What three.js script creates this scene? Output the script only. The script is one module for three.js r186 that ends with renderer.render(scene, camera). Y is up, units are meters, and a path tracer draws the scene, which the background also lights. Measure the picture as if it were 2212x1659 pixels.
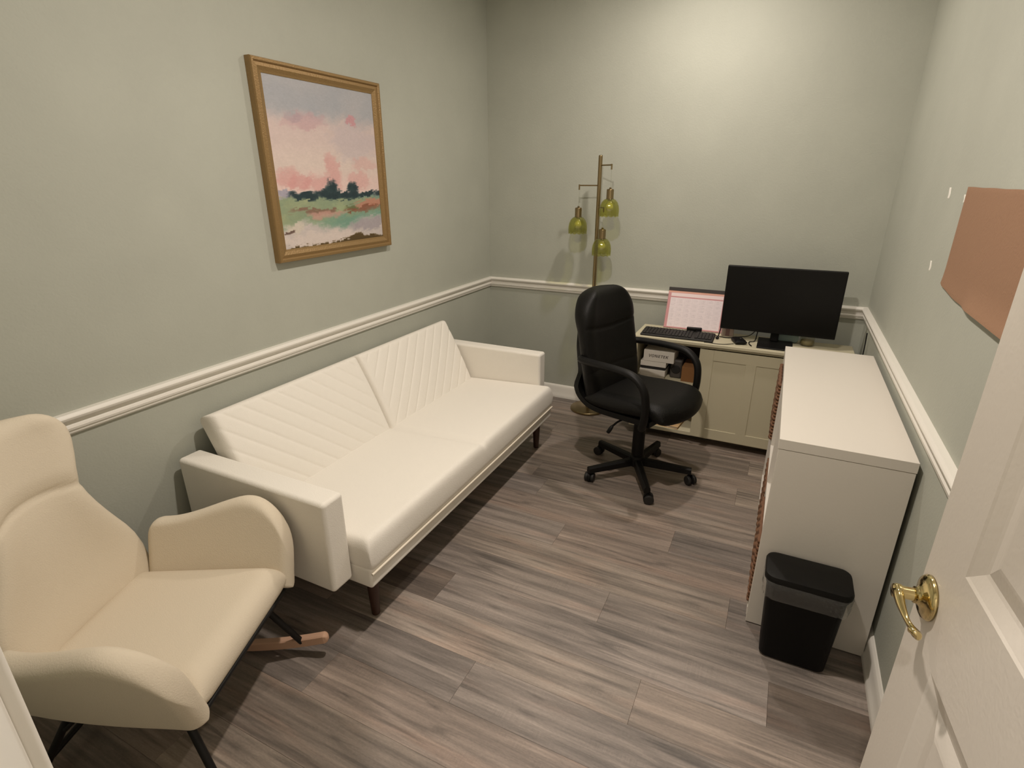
import * as THREE from 'three';
import { RoundedBoxGeometry } from 'three/addons/geometries/RoundedBoxGeometry.js';
import { RectAreaLightUniformsLib } from 'three/addons/lights/RectAreaLightUniformsLib.js';
import { mergeGeometries, mergeVertices, toCreasedNormals } from 'three/addons/utils/BufferGeometryUtils.js';

// ───────────── camera, exposure ─────────────
const scene = new THREE.Scene();
scene.background = new THREE.Color(0x000000);
const camera = new THREE.PerspectiveCamera(2 * Math.atan(829.5 / 1175.28) * 180 / Math.PI, 2212 / 1659, 0.02, 30);
camera.rotation.order = 'YXZ';
camera.position.set(1.96858, 1.57466, 3.64973);
camera.rotation.set(-0.361852, 0.455117, -0.001698);
camera.updateMatrixWorld();
const renderer = new THREE.WebGLRenderer({ antialias: true });
renderer.toneMapping = THREE.LinearToneMapping;
renderer.toneMappingExposure = 1.0;
renderer.shadowMap.enabled = true;
RectAreaLightUniformsLib.init();

// ───────────── light (recessed ceiling cans; each fitting is built with its own spot further down) ─────────────
const CEIL = 2.74;
const WARM = new THREE.Color(1.0, 0.893, 0.80);
const CANS = [
  // x, z, radiance, label
  [1.45, 0.72, 470, 'round recessed ceiling light close to the wall behind the desk'],
  [1.42, 2.30, 840, 'round recessed ceiling light above the middle of the floor between sofa and door'],
];
const HALL_CAN = [1.85, 4.2, 880, 'round recessed ceiling light in the hallway outside the door', new THREE.Color(1.0, 0.94, 0.90)];

// ───────────── room sizes ─────────────
const W = 2.4516, ZF = 3.55, WT = 0.12;            // room width, front wall face, wall thickness
const RAIL = 0.88;

// ───────────── helpers ─────────────
const taken = new Map();
function numbered(n) { const k = taken.get(n) || 0; taken.set(n, k + 1); return k ? `${n}_${String(k).padStart(3, '0')}` : n; }
function shade(o) { o.traverse((c) => { if (c.isMesh) { c.castShadow = true; c.receiveShadow = true; } }); return o; }
function thing(name, label, category, pos = [0, 0, 0], turn = 0, group) {
  const o = new THREE.Group(); o.name = numbered(name); o.position.set(...pos); o.rotation.y = turn;
  o.userData = { label, category }; if (group) o.userData.group = group;
  scene.add(o); return o;
}
function part(name, geo, mat, parent, label) {
  const m = new THREE.Mesh(Array.isArray(geo) ? merge(geo) : geo, mat); m.name = name;
  m.castShadow = m.receiveShadow = true;
  if (label) m.userData.label = label;
  parent.add(m); return m;
}
function single(name, geo, mat, label, category, group) {
  const m = part(numbered(name), geo, mat, scene); m.userData = { label, category }; if (group) m.userData.group = group; return m;
}
function struct(name, geo, mat, label, category) {
  const m = part(name, geo, mat, scene); m.userData = { kind: 'structure', label, category }; return m;
}
function merge(list) {
  const l = list.map((g) => { const h = g.index ? g.toNonIndexed() : g; for (const k of Object.keys(h.attributes)) if (!['position', 'normal', 'uv'].includes(k)) h.deleteAttribute(k); return h; });
  return mergeGeometries(l);
}
const V = (x, y, z) => new THREE.Vector3(x, y, z);
// box from min/max corners, uv in metres
function box(x0, x1, y0, y1, z0, z1) {
  const g = new THREE.BoxGeometry(x1 - x0, y1 - y0, z1 - z0); g.translate((x0 + x1) / 2, (y0 + y1) / 2, (z0 + z1) / 2); return metre(g);
}
function rbox(x0, x1, y0, y1, z0, z1, r = 0.004, seg = 2) {
  const g = new RoundedBoxGeometry(x1 - x0, y1 - y0, z1 - z0, seg, r); g.translate((x0 + x1) / 2, (y0 + y1) / 2, (z0 + z1) / 2); return metre(g);
}
function metre(g0) {                                            // uv in metres, each triangle mapped along its own main axis
  const g = g0.index ? g0.toNonIndexed() : g0, p = g.attributes.position, uv = new Float32Array(p.count * 2), A = V(0, 0, 0), B = V(0, 0, 0), C = V(0, 0, 0);
  for (let i = 0; i < p.count; i += 3) {
    A.fromBufferAttribute(p, i); B.fromBufferAttribute(p, i + 1).sub(A); C.fromBufferAttribute(p, i + 2).sub(A); B.cross(C);
    const ax = Math.abs(B.x), ay = Math.abs(B.y), az = Math.abs(B.z);
    for (let k = i; k < i + 3; k++) {
      const [u, v] = ax >= ay && ax >= az ? [p.getZ(k), p.getY(k)] : ay >= az ? [p.getX(k), p.getZ(k)] : [p.getX(k), p.getY(k)];
      uv[2 * k] = u; uv[2 * k + 1] = v;
    }
  }
  g.setAttribute('uv', new THREE.BufferAttribute(uv, 2)); return g;
}
function cyl(r0, r1, h, x, y, z, seg = 24) { const g = new THREE.CylinderGeometry(r1, r0, h, seg); g.translate(x, y + h / 2, z); return g; }
function tube(points, r, seg = 24, rad = 8, closed = false) {
  return new THREE.TubeGeometry(new THREE.CatmullRomCurve3(points.map((q) => V(...q)), closed, 'centripetal'), seg, r, rad, closed);
}
function rod(a, b, r, r2 = r, seg = 12) {
  const A = V(...a), B = V(...b), d = B.clone().sub(A), g = new THREE.CylinderGeometry(r2, r, d.length(), seg);
  g.applyQuaternion(new THREE.Quaternion().setFromUnitVectors(V(0, 1, 0), d.clone().normalize()));
  g.translate((A.x + B.x) / 2, (A.y + B.y) / 2, (A.z + B.z) / 2); return g;
}
function lathe(pts, seg = 32) { return new THREE.LatheGeometry(pts.map((q) => new THREE.Vector2(...q)), seg); }
// extrude a closed profile [[a,b]…] along an axis from c0 to c1; put(a,b,c) -> [x,y,z]
function sweep(profile, c0, c1, put) {
  const pos = [], n = profile.length;
  const P = (i, c) => put(profile[i % n][0], profile[i % n][1], c);
  for (let i = 0; i < n; i++) { const a = P(i, c0), b = P(i + 1, c0), c = P(i + 1, c1), d = P(i, c1); pos.push(...a, ...b, ...c, ...a, ...c, ...d); }
  const tri = THREE.ShapeUtils.triangulateShape(profile.map((q) => new THREE.Vector2(...q)), []);
  for (const t of tri) { for (const k of t) pos.push(...P(k, c0)); for (const k of [t[2], t[1], t[0]]) pos.push(...P(k, c1)); }
  const g = new THREE.BufferGeometry(); g.setAttribute('position', new THREE.Float32BufferAttribute(pos, 3));
  const c = toCreasedNormals(g, 0.6); return metre(c);
}
const roundTop = (hw, y, top, r) => (y < top - r ? hw : hw - r + Math.sqrt(Math.max(0, r * r - (y - top + r) ** 2)));   // half-width of an outline with rounded upper corners
// upholstered pad: centre surface map(s,t) with s,t in 0..1, half-thickness T rounded over an edge radius (as fractions es, et); bump(s,t) pushes the front face
function pad(nu, nv, map, T, es, et, bump = () => 0, power = 2, dir = null) {
  const clus = (n, e) => { const a = []; const k = 7; for (let i = 0; i <= k; i++) a.push(e * (1 - Math.cos((i / k) * Math.PI / 2))); for (let i = 1; i < n; i++) a.push(e + (1 - 2 * e) * i / n); for (let i = k; i >= 0; i--) a.push(1 - e * (1 - Math.cos((i / k) * Math.PI / 2))); return a; };
  const S = clus(nu, es), Tt = clus(nv, et), edge = (d, e) => { const q = Math.min(1, d / e); return Math.pow(Math.max(0, 1 - Math.pow(1 - q, power)), 1 / power); };
  const pos = [], uv = [], idx = [], NU = S.length, NV = Tt.length, h = 1e-3;
  const at = (s, t) => V(...map(s, t));
  const face = (s, t) => at(Math.min(1, s + h), t).sub(at(Math.max(0, s - h), t)).cross(at(s, Math.min(1, t + h)).sub(at(s, Math.max(0, t - h)))).normalize();
  const flip = dir && V(...dir(0.5, 0.5)).dot(face(0.5, 0.5)) < 0 ? -1 : 1;
  for (const side of [1, -1]) for (let j = 0; j < NV; j++) for (let i = 0; i < NU; i++) {
    const s = S[i], t = Tt[j], c = at(s, t);
    const n = dir ? V(...dir(s, t)).normalize().multiplyScalar(flip) : face(s, t);
    const e = edge(Math.min(s, 1 - s), es) * edge(Math.min(t, 1 - t), et);
    const tt = typeof T === 'function' ? T(s, t, side) : T;
    const k = side * tt * e + (side > 0 ? bump(s, t) * e : 0);
    pos.push(c.x + n.x * k, c.y + n.y * k, c.z + n.z * k); uv.push(s, t);
  }
  const N = NU * NV;
  for (let j = 0; j < NV - 1; j++) for (let i = 0; i < NU - 1; i++) {
    const a = j * NU + i, b = a + 1, c = a + NU + 1, d = a + NU;
    idx.push(a, b, c, a, c, d, N + a, N + c, N + b, N + a, N + d, N + c);
  }
  let g = new THREE.BufferGeometry(); g.setAttribute('position', new THREE.Float32BufferAttribute(pos, 3));
  g.setIndex(idx); g = mergeVertices(g, 1e-5); g.computeVertexNormals();
  return metre(g);
}

// ───────────── noise and textures ─────────────
function rng(seed) { let s = seed >>> 0; return () => { s = (s + 0x6d2b79f5) | 0; let t = Math.imul(s ^ (s >>> 15), 1 | s); t = (t + Math.imul(t ^ (t >>> 7), 61 | t)) ^ t; return ((t ^ (t >>> 14)) >>> 0) / 4294967296; }; }
function hash(x, y, s) { let h = Math.imul(x | 0, 374761393) ^ Math.imul(y | 0, 668265263) ^ Math.imul(s | 0, 2147483629); h = Math.imul(h ^ (h >>> 13), 1274126177); return ((h ^ (h >>> 16)) >>> 0) / 4294967296; }
function vn(x, y, s) { const xi = Math.floor(x), yi = Math.floor(y), fx = x - xi, fy = y - yi, u = fx * fx * (3 - 2 * fx), v = fy * fy * (3 - 2 * fy); const a = hash(xi, yi, s), b = hash(xi + 1, yi, s), c = hash(xi, yi + 1, s), d = hash(xi + 1, yi + 1, s); return a + (b - a) * u + (c - a) * v + (a - b - c + d) * u * v; }
function fbm(x, y, s, o = 4) { let r = 0, a = 0.5, f = 1; for (let i = 0; i < o; i++) { r += a * vn(x * f, y * f, s + i); a *= 0.5; f *= 2; } return r; }
const clamp = (v, a = 0, b = 1) => Math.min(b, Math.max(a, v));
const sst = (a, b, x) => { const t = clamp((x - a) / (b - a)); return t * t * (3 - 2 * t); };
const mix = (a, b, t) => a.map((v, i) => v + (b[i] - v) * t);
function dataTex(w, h, fn, srgb = true) {
  const d = new Uint8Array(w * h * 4);
  for (let y = 0; y < h; y++) for (let x = 0; x < w; x++) { const c = fn(x, y); const i = (y * w + x) * 4; d[i] = clamp(c[0], 0, 255); d[i + 1] = clamp(c[1], 0, 255); d[i + 2] = clamp(c[2], 0, 255); d[i + 3] = 255; }
  const t = new THREE.DataTexture(d, w, h); t.magFilter = THREE.LinearFilter; t.minFilter = THREE.LinearMipmapLinearFilter; t.wrapS = t.wrapT = THREE.RepeatWrapping; t.generateMipmaps = true;
  if (srgb) t.colorSpace = THREE.SRGBColorSpace; t.needsUpdate = true; return t;
}
function scaled(t, m) { const c = t.clone(); c.repeat.set(1 / m, 1 / m); c.needsUpdate = true; return c; }   // tile covers m metres
function tileNoise(size, freq, seed, oct = 3) {                                                             // wraps around
  return (x, y) => { let r = 0, a = 0.5, f = freq; for (let o = 0; o < oct; o++) { const u = x / size * f, v = y / size * f, xi = Math.floor(u), yi = Math.floor(v), fx = u - xi, fy = v - yi, su = fx * fx * (3 - 2 * fx), sv = fy * fy * (3 - 2 * fy), m = (k) => ((k % f) + f) % f; const A = hash(m(xi), m(yi), seed + o), B = hash(m(xi + 1), m(yi), seed + o), C = hash(m(xi), m(yi + 1), seed + o), D = hash(m(xi + 1), m(yi + 1), seed + o); r += a * (A + (B - A) * su + (C - A) * sv + (A - B - C + D) * su * sv); a *= 0.5; f *= 2; } return r; };
}
const grain = (() => { const n = tileNoise(256, 64, 11, 2); return dataTex(256, 256, (x, y) => { const v = 255 * n(x, y) * 1.3; return [v, v, v]; }, false); })();
const weave = (() => { const n = tileNoise(256, 32, 21, 3); return dataTex(256, 256, (x, y) => { const k = ((x >> 1) + (y >> 1)) % 2 ? 40 : 0; const v = 200 * n(x, y) + k; return [v, v, v]; }, false); })();
const mottle = (() => { const n = tileNoise(256, 6, 31, 5); return dataTex(256, 256, (x, y) => { const v = 245 + 10 * n(x, y); return [v, v, v]; }); })();

const std = (hex, rough = 0.6, o = {}) => new THREE.MeshStandardMaterial({ color: hex, roughness: rough, ...o });
const phys = (hex, rough, o = {}) => new THREE.MeshPhysicalMaterial({ color: hex, roughness: rough, ...o });
const M = {
  wall: std(0xb4b6aa, 0.72, { map: scaled(mottle, 1.1), bumpMap: scaled(grain, 0.35), bumpScale: 0.0004 }),
  white: std(0xe6e2d9, 0.42),
  ceil: std(0xeeece6, 0.85, { bumpMap: scaled(grain, 0.4), bumpScale: 0.0006 }),
  doorPaint: phys(0xd6cfc4, 0.34, { bumpMap: scaled(grain, 0.3), bumpScale: 0.0002 }),
  sofa: std(0xece7dd, 0.85, { bumpMap: scaled(weave, 0.09), bumpScale: 0.0008 }),
  sofaTrim: std(0xe4dac8, 0.85),
  walnut: std(0x3a2114, 0.45),
  beige: std(0xdaceb9, 0.9, { bumpMap: scaled(weave, 0.08), bumpScale: 0.0008 }),
  beigeSeam: std(0xb89f7e, 0.9),
  blackMetal: std(0x141312, 0.45, { metalness: 0.3 }),
  beech: std(0xc8a288, 0.5),
  leather: phys(0x0d0c0a, 0.5, { specularIntensity: 0.45, bumpMap: scaled(grain, 0.12), bumpScale: 0.0006 }),
  plastic: phys(0x0d0c0b, 0.5, { specularIntensity: 0.5 }),
  plasticSoft: std(0x1b1917, 0.6),
  brass: std(0x968463, 0.3, { metalness: 1 }),
  brassBright: std(0xd6c490, 0.13, { metalness: 1 }),
  gold: std(0x94784e, 0.45, { metalness: 0.4, bumpMap: scaled(grain, 0.2), bumpScale: 0.0008 }),
  cream: std(0xc8c0a5, 0.5),
  shelfWhite: std(0xdcd6cc, 0.45, { bumpMap: scaled(grain, 0.3), bumpScale: 0.00015 }),
  screen: phys(0x090807, 0.4, { specularIntensity: 0.5 }),
  paper: std(0xd8d2c8, 0.8),
  kraft: std(0x8a6038, 0.85),
  dark: std(0x1d1a18, 0.7),
  olive: phys(0xe8e8b4, 0.06, { transmission: 0.97, thickness: 0, ior: 1.5 }),
  clear: phys(0xf2f2ee, 0.05, { transmission: 1, thickness: 0, ior: 1.5 }),
  bag: phys(0xf0f0ee, 0.14, { transmission: 0.93, thickness: 0, ior: 1.4, bumpMap: scaled(grain, 0.4), bumpScale: 0.002 }),
  terracotta: std(0x97745a, 0.85, { bumpMap: scaled(grain, 0.3), bumpScale: 0.0005 }),
  spackle: std(0xece9e0, 0.85),
};

// ───────────── structure: floor of vinyl planks ─────────────
{
  const floor = new THREE.Group(); floor.name = 'floor'; floor.userData = { kind: 'structure', label: 'grey-brown wood-look plank floor running across the office', category: 'floor' }; scene.add(floor);
  part('subfloor', box(-WT, W + WT, -0.12, -0.006, -WT, 5.0), std(0x3a322c, 0.9), floor);
  const PW = 0.178, PL = 1.22, NVAR = 9;
  const tones = [[132, 121, 111], [123, 112, 103], [138, 126, 114], [117, 108, 101], [129, 119, 111], [135, 122, 111], [121, 110, 100], [130, 117, 107], [126, 117, 110], [101, 90, 81]];
  const mats = tones.map((t, k) => {
    const w = 1024, h = 150, s = 100 + k * 17, r = rng(s), knots = [];
    for (let i = 0; i < 2 + (k % 3); i++) knots.push([r() * w, (0.15 + 0.7 * r()) * h, 6 + 9 * r()]);
    const tex = dataTex(w, h, (x, y) => {
      let yy = y, kn = 0;
      for (const [kx, ky, kr] of knots) { const dx = (x - kx) / (kr * 5), dy = (y - ky) / kr, q = Math.exp(-(dx * dx + dy * dy)); yy += (y > ky ? 1 : -1) * q * kr * 0.7; kn += Math.exp(-((x - kx) ** 2 / (kr * 3) ** 2 + dy * dy * 3)); }
      const band = fbm(x / 420, yy / 26, s, 3) - 0.45;                      // broad tone along the board
      const streak = fbm(x / 110, yy / 5, s + 7, 4) - 0.47, gr = vn(x / 5, yy / 1.4, s + 61) - 0.5;
      const fine = fbm(x / 34, yy / 1.3, s + 13, 2) - 0.37;
      const saw = (vn(x / 2.1, yy / 40, s + 23) - 0.5) * sst(0.45, 0.7, fbm(x / 120, yy / 30, s + 29, 2));
      const pink = sst(0.5, 0.75, fbm(x / 260, yy / 40, s + 31, 3));
      let l = 1.03 + 0.6 * band + 0.3 * streak + 0.13 * fine + 0.09 * gr + 0.12 * saw - 0.2 * clamp(kn);
      l *= 1 - 0.18 * sst(0.56, 0.72, fbm(x / 300, yy / 14, s + 41, 3));
      let c = mix(t, [t[0] + 9, t[1] - 1, t[2] - 5], pink * 0.4);
      return [c[0] * l, c[1] * l, c[2] * l];
    });
    const bump = dataTex(512, 75, (x, y) => { const v = 255 * (0.35 + 0.5 * fbm(x / 60, y / 1.6, s + 51, 3)); return [v, v, v]; }, false);
    return new THREE.MeshStandardMaterial({ map: tex, roughness: 0.52, bumpMap: bump, bumpScale: 0.0006 });
  });
  function plank(x0, x1, z0, z1, u0) {
    const g = 0.0002, b = 0.0006, y1 = 0, y2 = -0.0006, y3 = -0.006;
    const X0 = x0 + g, X1 = x1 - g, Z0 = z0 + g, Z1 = z1 - g;
    const ring = (d, y) => [[X0 + d, y, Z0 + d], [X1 - d, y, Z0 + d], [X1 - d, y, Z1 - d], [X0 + d, y, Z1 - d]];
    const R = [ring(b, y1), ring(0, y2), ring(0, y3)], pos = [], uv = [];
    const push = (...q) => { for (const p of q) { pos.push(...p); uv.push((p[0] - u0) / PL, (p[2] - z0) / PW * 0.98 + 0.01); } };
    push(R[0][0], R[0][3], R[0][2], R[0][0], R[0][2], R[0][1]);
    for (let k = 0; k < 2; k++) for (let i = 0; i < 4; i++) { const j = (i + 1) % 4; push(R[k][i], R[k][j], R[k + 1][j], R[k][i], R[k + 1][j], R[k + 1][i]); }
    const G = new THREE.BufferGeometry(); G.setAttribute('position', new THREE.Float32BufferAttribute(pos, 3)); G.setAttribute('uv', new THREE.Float32BufferAttribute(uv, 2)); G.computeVertexNormals(); return G;
  }
  // row start z = 2.064 + 0.178 k; x of one end joint in each row as seen
  const known = { '-5': 0.98, '-4': 1.71, '-3': 1.22, '-2': 1.99, '-1': 1.548, 0: 0.925, 1: 1.76, 2: 1.225, 3: 0.77, 4: 1.6 };
  const r = rng(5); let c = 0;
  for (let k = -12; k <= 16; k++) {
    const z0 = 2.064 + PW * k, z1 = z0 + PW; if (z1 < 0.0 || z0 > 4.96) continue;
    let e = known[k] ?? (r() * PL); while (e > 0) e -= PL;
    for (let x = e; x < W; x += PL) {
      const a = Math.max(x, 0), b = Math.min(x + PL, W); if (b - a < 0.01) continue;
      const v = k === 0 && Math.abs(x - 0.925) > 1 ? NVAR : Math.floor(hash(k, Math.round(x * 100), 3) * NVAR) % NVAR; c++;
      part('plank', plank(a, b, Math.max(z0, 0), Math.min(z1, 4.98), x), mats[v], floor);
    }
  }
}
// ───────────── walls and ceiling ─────────────
struct('wall_left', box(-WT, 0, -0.006, CEIL, -WT, ZF + WT), M.wall, 'sage-grey painted wall behind the white sofa and painting', 'wall');
struct('wall_back', box(0, W, -0.006, CEIL, -WT, 0), M.wall, 'sage-grey painted wall behind the desk and floor lamp', 'wall');
struct('wall_right', box(W, W + WT, -0.006, CEIL, -WT, ZF + WT), M.wall, 'sage-grey painted wall with a terracotta sheet on it', 'wall');
const JX = 1.49, HX = 2.352, DOORH = 2.06;
struct('wall_front', [box(0, JX - 0.02, -0.006, CEIL, ZF, ZF + WT), box(HX + 0.012, W, -0.006, CEIL, ZF, ZF + WT), box(JX - 0.02, HX + 0.012, DOORH + 0.02, CEIL, ZF, ZF + WT)], M.wall, 'sage-grey painted wall with the doorway in it', 'wall');
struct('ceiling', box(-WT, W + WT, CEIL, CEIL + 0.1, -WT, 5.0), M.ceil, 'flat white ceiling of the office', 'ceiling');
struct('wall_hallway', [box(-WT, 0, -0.006, CEIL, ZF + WT, 5.0), box(W, W + WT, -0.006, CEIL, ZF + WT, 5.0), box(-WT, W + WT, -0.006, CEIL, 5.0, 5.1)], std(0xcfcac0, 0.8), 'pale hallway walls outside the office door', 'wall');

// chair rails: profile (out from wall, up)
const railProfile = [[0, -0.072], [0.008, -0.072], [0.012, -0.066], [0.012, -0.058], [0.017, -0.055], [0.019, -0.048], [0.017, -0.042], [0.013, -0.036], [0.014, -0.03], [0.022, -0.023], [0.028, -0.018], [0.03, -0.011], [0.027, -0.004], [0.022, 0], [0, 0]];
const baseProfile = [[0, 0], [0.02, 0], [0.02, 0.018], [0.016, 0.026], [0.014, 0.03], [0.014, 0.075], [0.011, 0.083], [0.009, 0.092], [0.004, 0.098], [0, 0.1]];
const mitre = (prof, side, c0, c1) => ({ prof, side, c0, c1 });
function mould(prof, y0, side) {                                          // along each wall, mitred at the corners
  const pos = [], n = prof.length;
  const P = (i, end) => {
    const [o, u] = prof[i % n], y = y0 + u;
    if (side === 'left') return [o, y, end ? ZF : o];
    if (side === 'right') return [W - o, y, end ? ZF : o];
    return [end ? W - o : o, y, o];
  };
  for (let i = 0; i < n; i++) { const a = P(i, 0), b = P(i + 1, 0), c = P(i + 1, 1), d = P(i, 1); pos.push(...a, ...b, ...c, ...a, ...c, ...d); }
  const g = new THREE.BufferGeometry(); g.setAttribute('position', new THREE.Float32BufferAttribute(pos, 3)); return metre(toCreasedNormals(g, 0.5));
}
struct('trim_1', mould(railProfile, RAIL, 'left'), M.white, 'white moulded chair rail on the wall above the sofa', 'trim');
struct('trim_2', mould(railProfile, RAIL, 'back'), M.white, 'white moulded chair rail on the wall behind the desk', 'trim');
struct('trim_3', mould(railProfile, RAIL, 'right'), M.white, 'white moulded chair rail on the wall above the low white shelf', 'trim');
struct('baseboard_left', mould(baseProfile, 0, 'left'), M.white, 'white baseboard along the wall behind the sofa', 'baseboard');
struct('baseboard_back', mould(baseProfile, 0, 'back'), M.white, 'white baseboard along the wall behind the floor lamp', 'baseboard');
struct('baseboard_right', mould(baseProfile, 0, 'right'), M.white, 'white baseboard along the wall beside the low white shelf', 'baseboard');
struct('trim_4', [rbox(JX - 0.02, JX, 0, DOORH, ZF - 0.001, ZF + WT + 0.001, 0.003), rbox(JX - 0.085, JX - 0.008, 0, DOORH + 0.08, ZF - 0.014, ZF - 0.0005, 0.005), rbox(JX - 0.0, JX + 0.012, 0, DOORH, ZF + 0.045, ZF + 0.085, 0.003)], M.white, 'white painted door jamb and casing at the lower left edge', 'door frame');
struct('trim_5', [rbox(HX, HX + 0.012, 0, DOORH, ZF + 0.002, ZF + WT + 0.001, 0.003), rbox(JX, HX, DOORH, DOORH + 0.02, ZF - 0.001, ZF + WT + 0.001, 0.003)], M.white, 'white painted door jamb on the hinge side with the head of the doorway', 'door frame');

// ───────────── door leaf with raised panels and brass lever ─────────────
{
  const DL = 0.862, A = 5 * Math.PI / 180;
  const door = new THREE.Group(); door.name = 'door_1'; door.userData = { kind: 'structure', label: 'open white panelled door with a brass lever handle', category: 'door' };
  scene.add(door);
  // local: x along the leaf from the latch edge (0) to the hinge (DL), y up, z = 0 on the room face seen by the camera, + towards the viewer side
  door.position.set(2.267, 0.008, 2.667);
  door.rotation.y = -Math.PI / 2 + A;                                     // local +x -> roughly +z
  const TH = 0.036, H = 2.04, st = 0.122, mid = 0.1, cw = (DL - 2 * st - mid) / 2;
  const rows = [[0.245, 0.84], [1.025, 1.62], [1.72, 1.92]];
  const cols = [[st, st + cw], [st + cw + mid, DL - st]];
  const fr = [];
  const fb = (x0, x1, y0, y1) => fr.push(box(x0, x1, y0, y1, -TH, 0));
  fb(0, st, 0, H); fb(DL - st, DL, 0, H); fb(cols[0][1], cols[1][0], 0, H);
  for (const [c0, c1] of cols) { fb(c0, c1, 0, rows[0][0]); fb(c0, c1, rows[0][1], rows[1][0]); fb(c0, c1, rows[1][1], rows[2][0]); fb(c0, c1, rows[2][1], H); }
  part('leaf', fr, M.doorPaint, door);
  const levels = [[0, 0], [0.005, -0.002], [0.028, -0.008], [0.034, -0.009], [0.06, -0.003], [0.066, -0.002]];
  for (const [c0, c1] of cols) for (const [r0, r1] of rows) {
    const pos = [];
    for (const [f, s] of [[0, 1], [-TH, -1]]) {
      const ring = ([d, z]) => [[c0 + d, r0 + d, f + s * z], [c1 - d, r0 + d, f + s * z], [c1 - d, r1 - d, f + s * z], [c0 + d, r1 - d, f + s * z]];
      const q = (a, b, c, d) => pos.push(...(s > 0 ? [a, b, c, a, c, d] : [a, c, b, a, d, c]).flat());
      for (let k = 0; k < levels.length - 1; k++) { const o = ring(levels[k]), n = ring(levels[k + 1]); for (let i = 0; i < 4; i++) { const j = (i + 1) % 4; q(o[i], o[j], n[j], n[i]); } }
      const n = ring(levels[levels.length - 1]); q(n[0], n[1], n[2], n[3]);
    }
    const g = new THREE.BufferGeometry(); g.setAttribute('position', new THREE.Float32BufferAttribute(pos, 3)); g.computeVertexNormals();
    part('panel', metre(g), M.doorPaint, door);
  }
  const hw = new THREE.Group(); hw.name = 'lever_handle'; hw.userData = { label: 'polished brass lever handle' }; door.add(hw);
  hw.position.set(0.045, 0.922, 0);
  for (const s of [1, -1]) {
    const zf = (z) => (s > 0 ? z : -TH - z);
    const ros = lathe([[0, 0.0], [0.037, 0.0], [0.0375, 0.004], [0.034, 0.009], [0.026, 0.012], [0.018, 0.014], [0.0135, 0.018], [0.0135, 0.022], [0, 0.022]], 40); ros.rotateX(Math.PI / 2 * s); if (s < 0) ros.translate(0, 0, -TH);
    part('rosette', ros, M.brassBright, hw);
    const neck = lathe([[0, 0.02], [0.012, 0.02], [0.0105, 0.024], [0.0105, 0.038], [0.0125, 0.041], [0.0125, 0.047], [0.0105, 0.052], [0, 0.053]], 28); neck.rotateX(Math.PI / 2 * s); if (s < 0) neck.translate(0, 0, -TH);
    part('neck', neck, M.brassBright, hw);
    const pts = [[0, 0, 0.046], [0.014, 0.003, 0.047], [0.03, -0.003, 0.046], [0.054, -0.011, 0.042], [0.076, -0.011, 0.039], [0.094, -0.004, 0.039], [0.103, 0.003, 0.043], [0.102, 0.007, 0.049], [0.095, 0.004, 0.051]].map((q) => V(q[0], q[1], zf(q[2])));
    const crv = new THREE.CatmullRomCurve3(pts), lg = new THREE.TubeGeometry(crv, 48, 0.0078, 14);
    const P = lg.attributes.position; const fr0 = 15;
    for (let i = 0; i < P.count; i++) { const u = Math.floor(i / fr0) / 48, c = crv.getPointAt(u), k = 1.15 - 0.55 * sst(0.1, 0.5, u) + 0.25 * sst(0.5, 0.7, u) - 0.3 * sst(0.8, 1, u); P.setXYZ(i, c.x + (P.getX(i) - c.x) * k, c.y + (P.getY(i) - c.y) * k * 1.15, c.z + (P.getZ(i) - c.z) * k * 0.8); }
    lg.computeVertexNormals(); part('lever', lg, M.brassBright, hw);
  }
  const latch = new THREE.Group();
  part('latch_plate', rbox(-0.0012, 0.0006, 0.89, 0.955, -TH * 0.5 - 0.012, -TH * 0.5 + 0.012, 0.0005), M.brassBright, door);
  for (const y of [0.25, 1.03, 1.82]) part('hinge', [cyl(0.006, 0.006, 0.09, DL + 0.006, y, 0.002, 12)], M.brassBright, door);
}

// ───────────── recessed ceiling lights ─────────────
function can([x, z, cd, label, tint = WARM]) {
  const o = thing('recessed_light', label, 'ceiling light', [x, CEIL, z], 0, 'recessed ceiling lights');
  const ring = lathe([[0.045, 0], [0.045, -0.004], [0.07, -0.004], [0.073, -0.001], [0.073, 0]], 40); part('trim_ring', ring, M.white, o);
  const lens = new THREE.CircleGeometry(0.045, 40); lens.rotateX(Math.PI / 2); lens.translate(0, -0.002, 0);
  part('lens', lens, new THREE.MeshStandardMaterial({ color: 0xffffff, emissive: tint, emissiveIntensity: 6 }), o);
  const s = new THREE.RectAreaLight(tint, cd * 2.25, 0.0733, 0.0733);
  s.position.set(0, -0.006, 0); s.rotation.x = -Math.PI / 2; o.add(s);
}
CANS.forEach(can); can(HALL_CAN);

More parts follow.
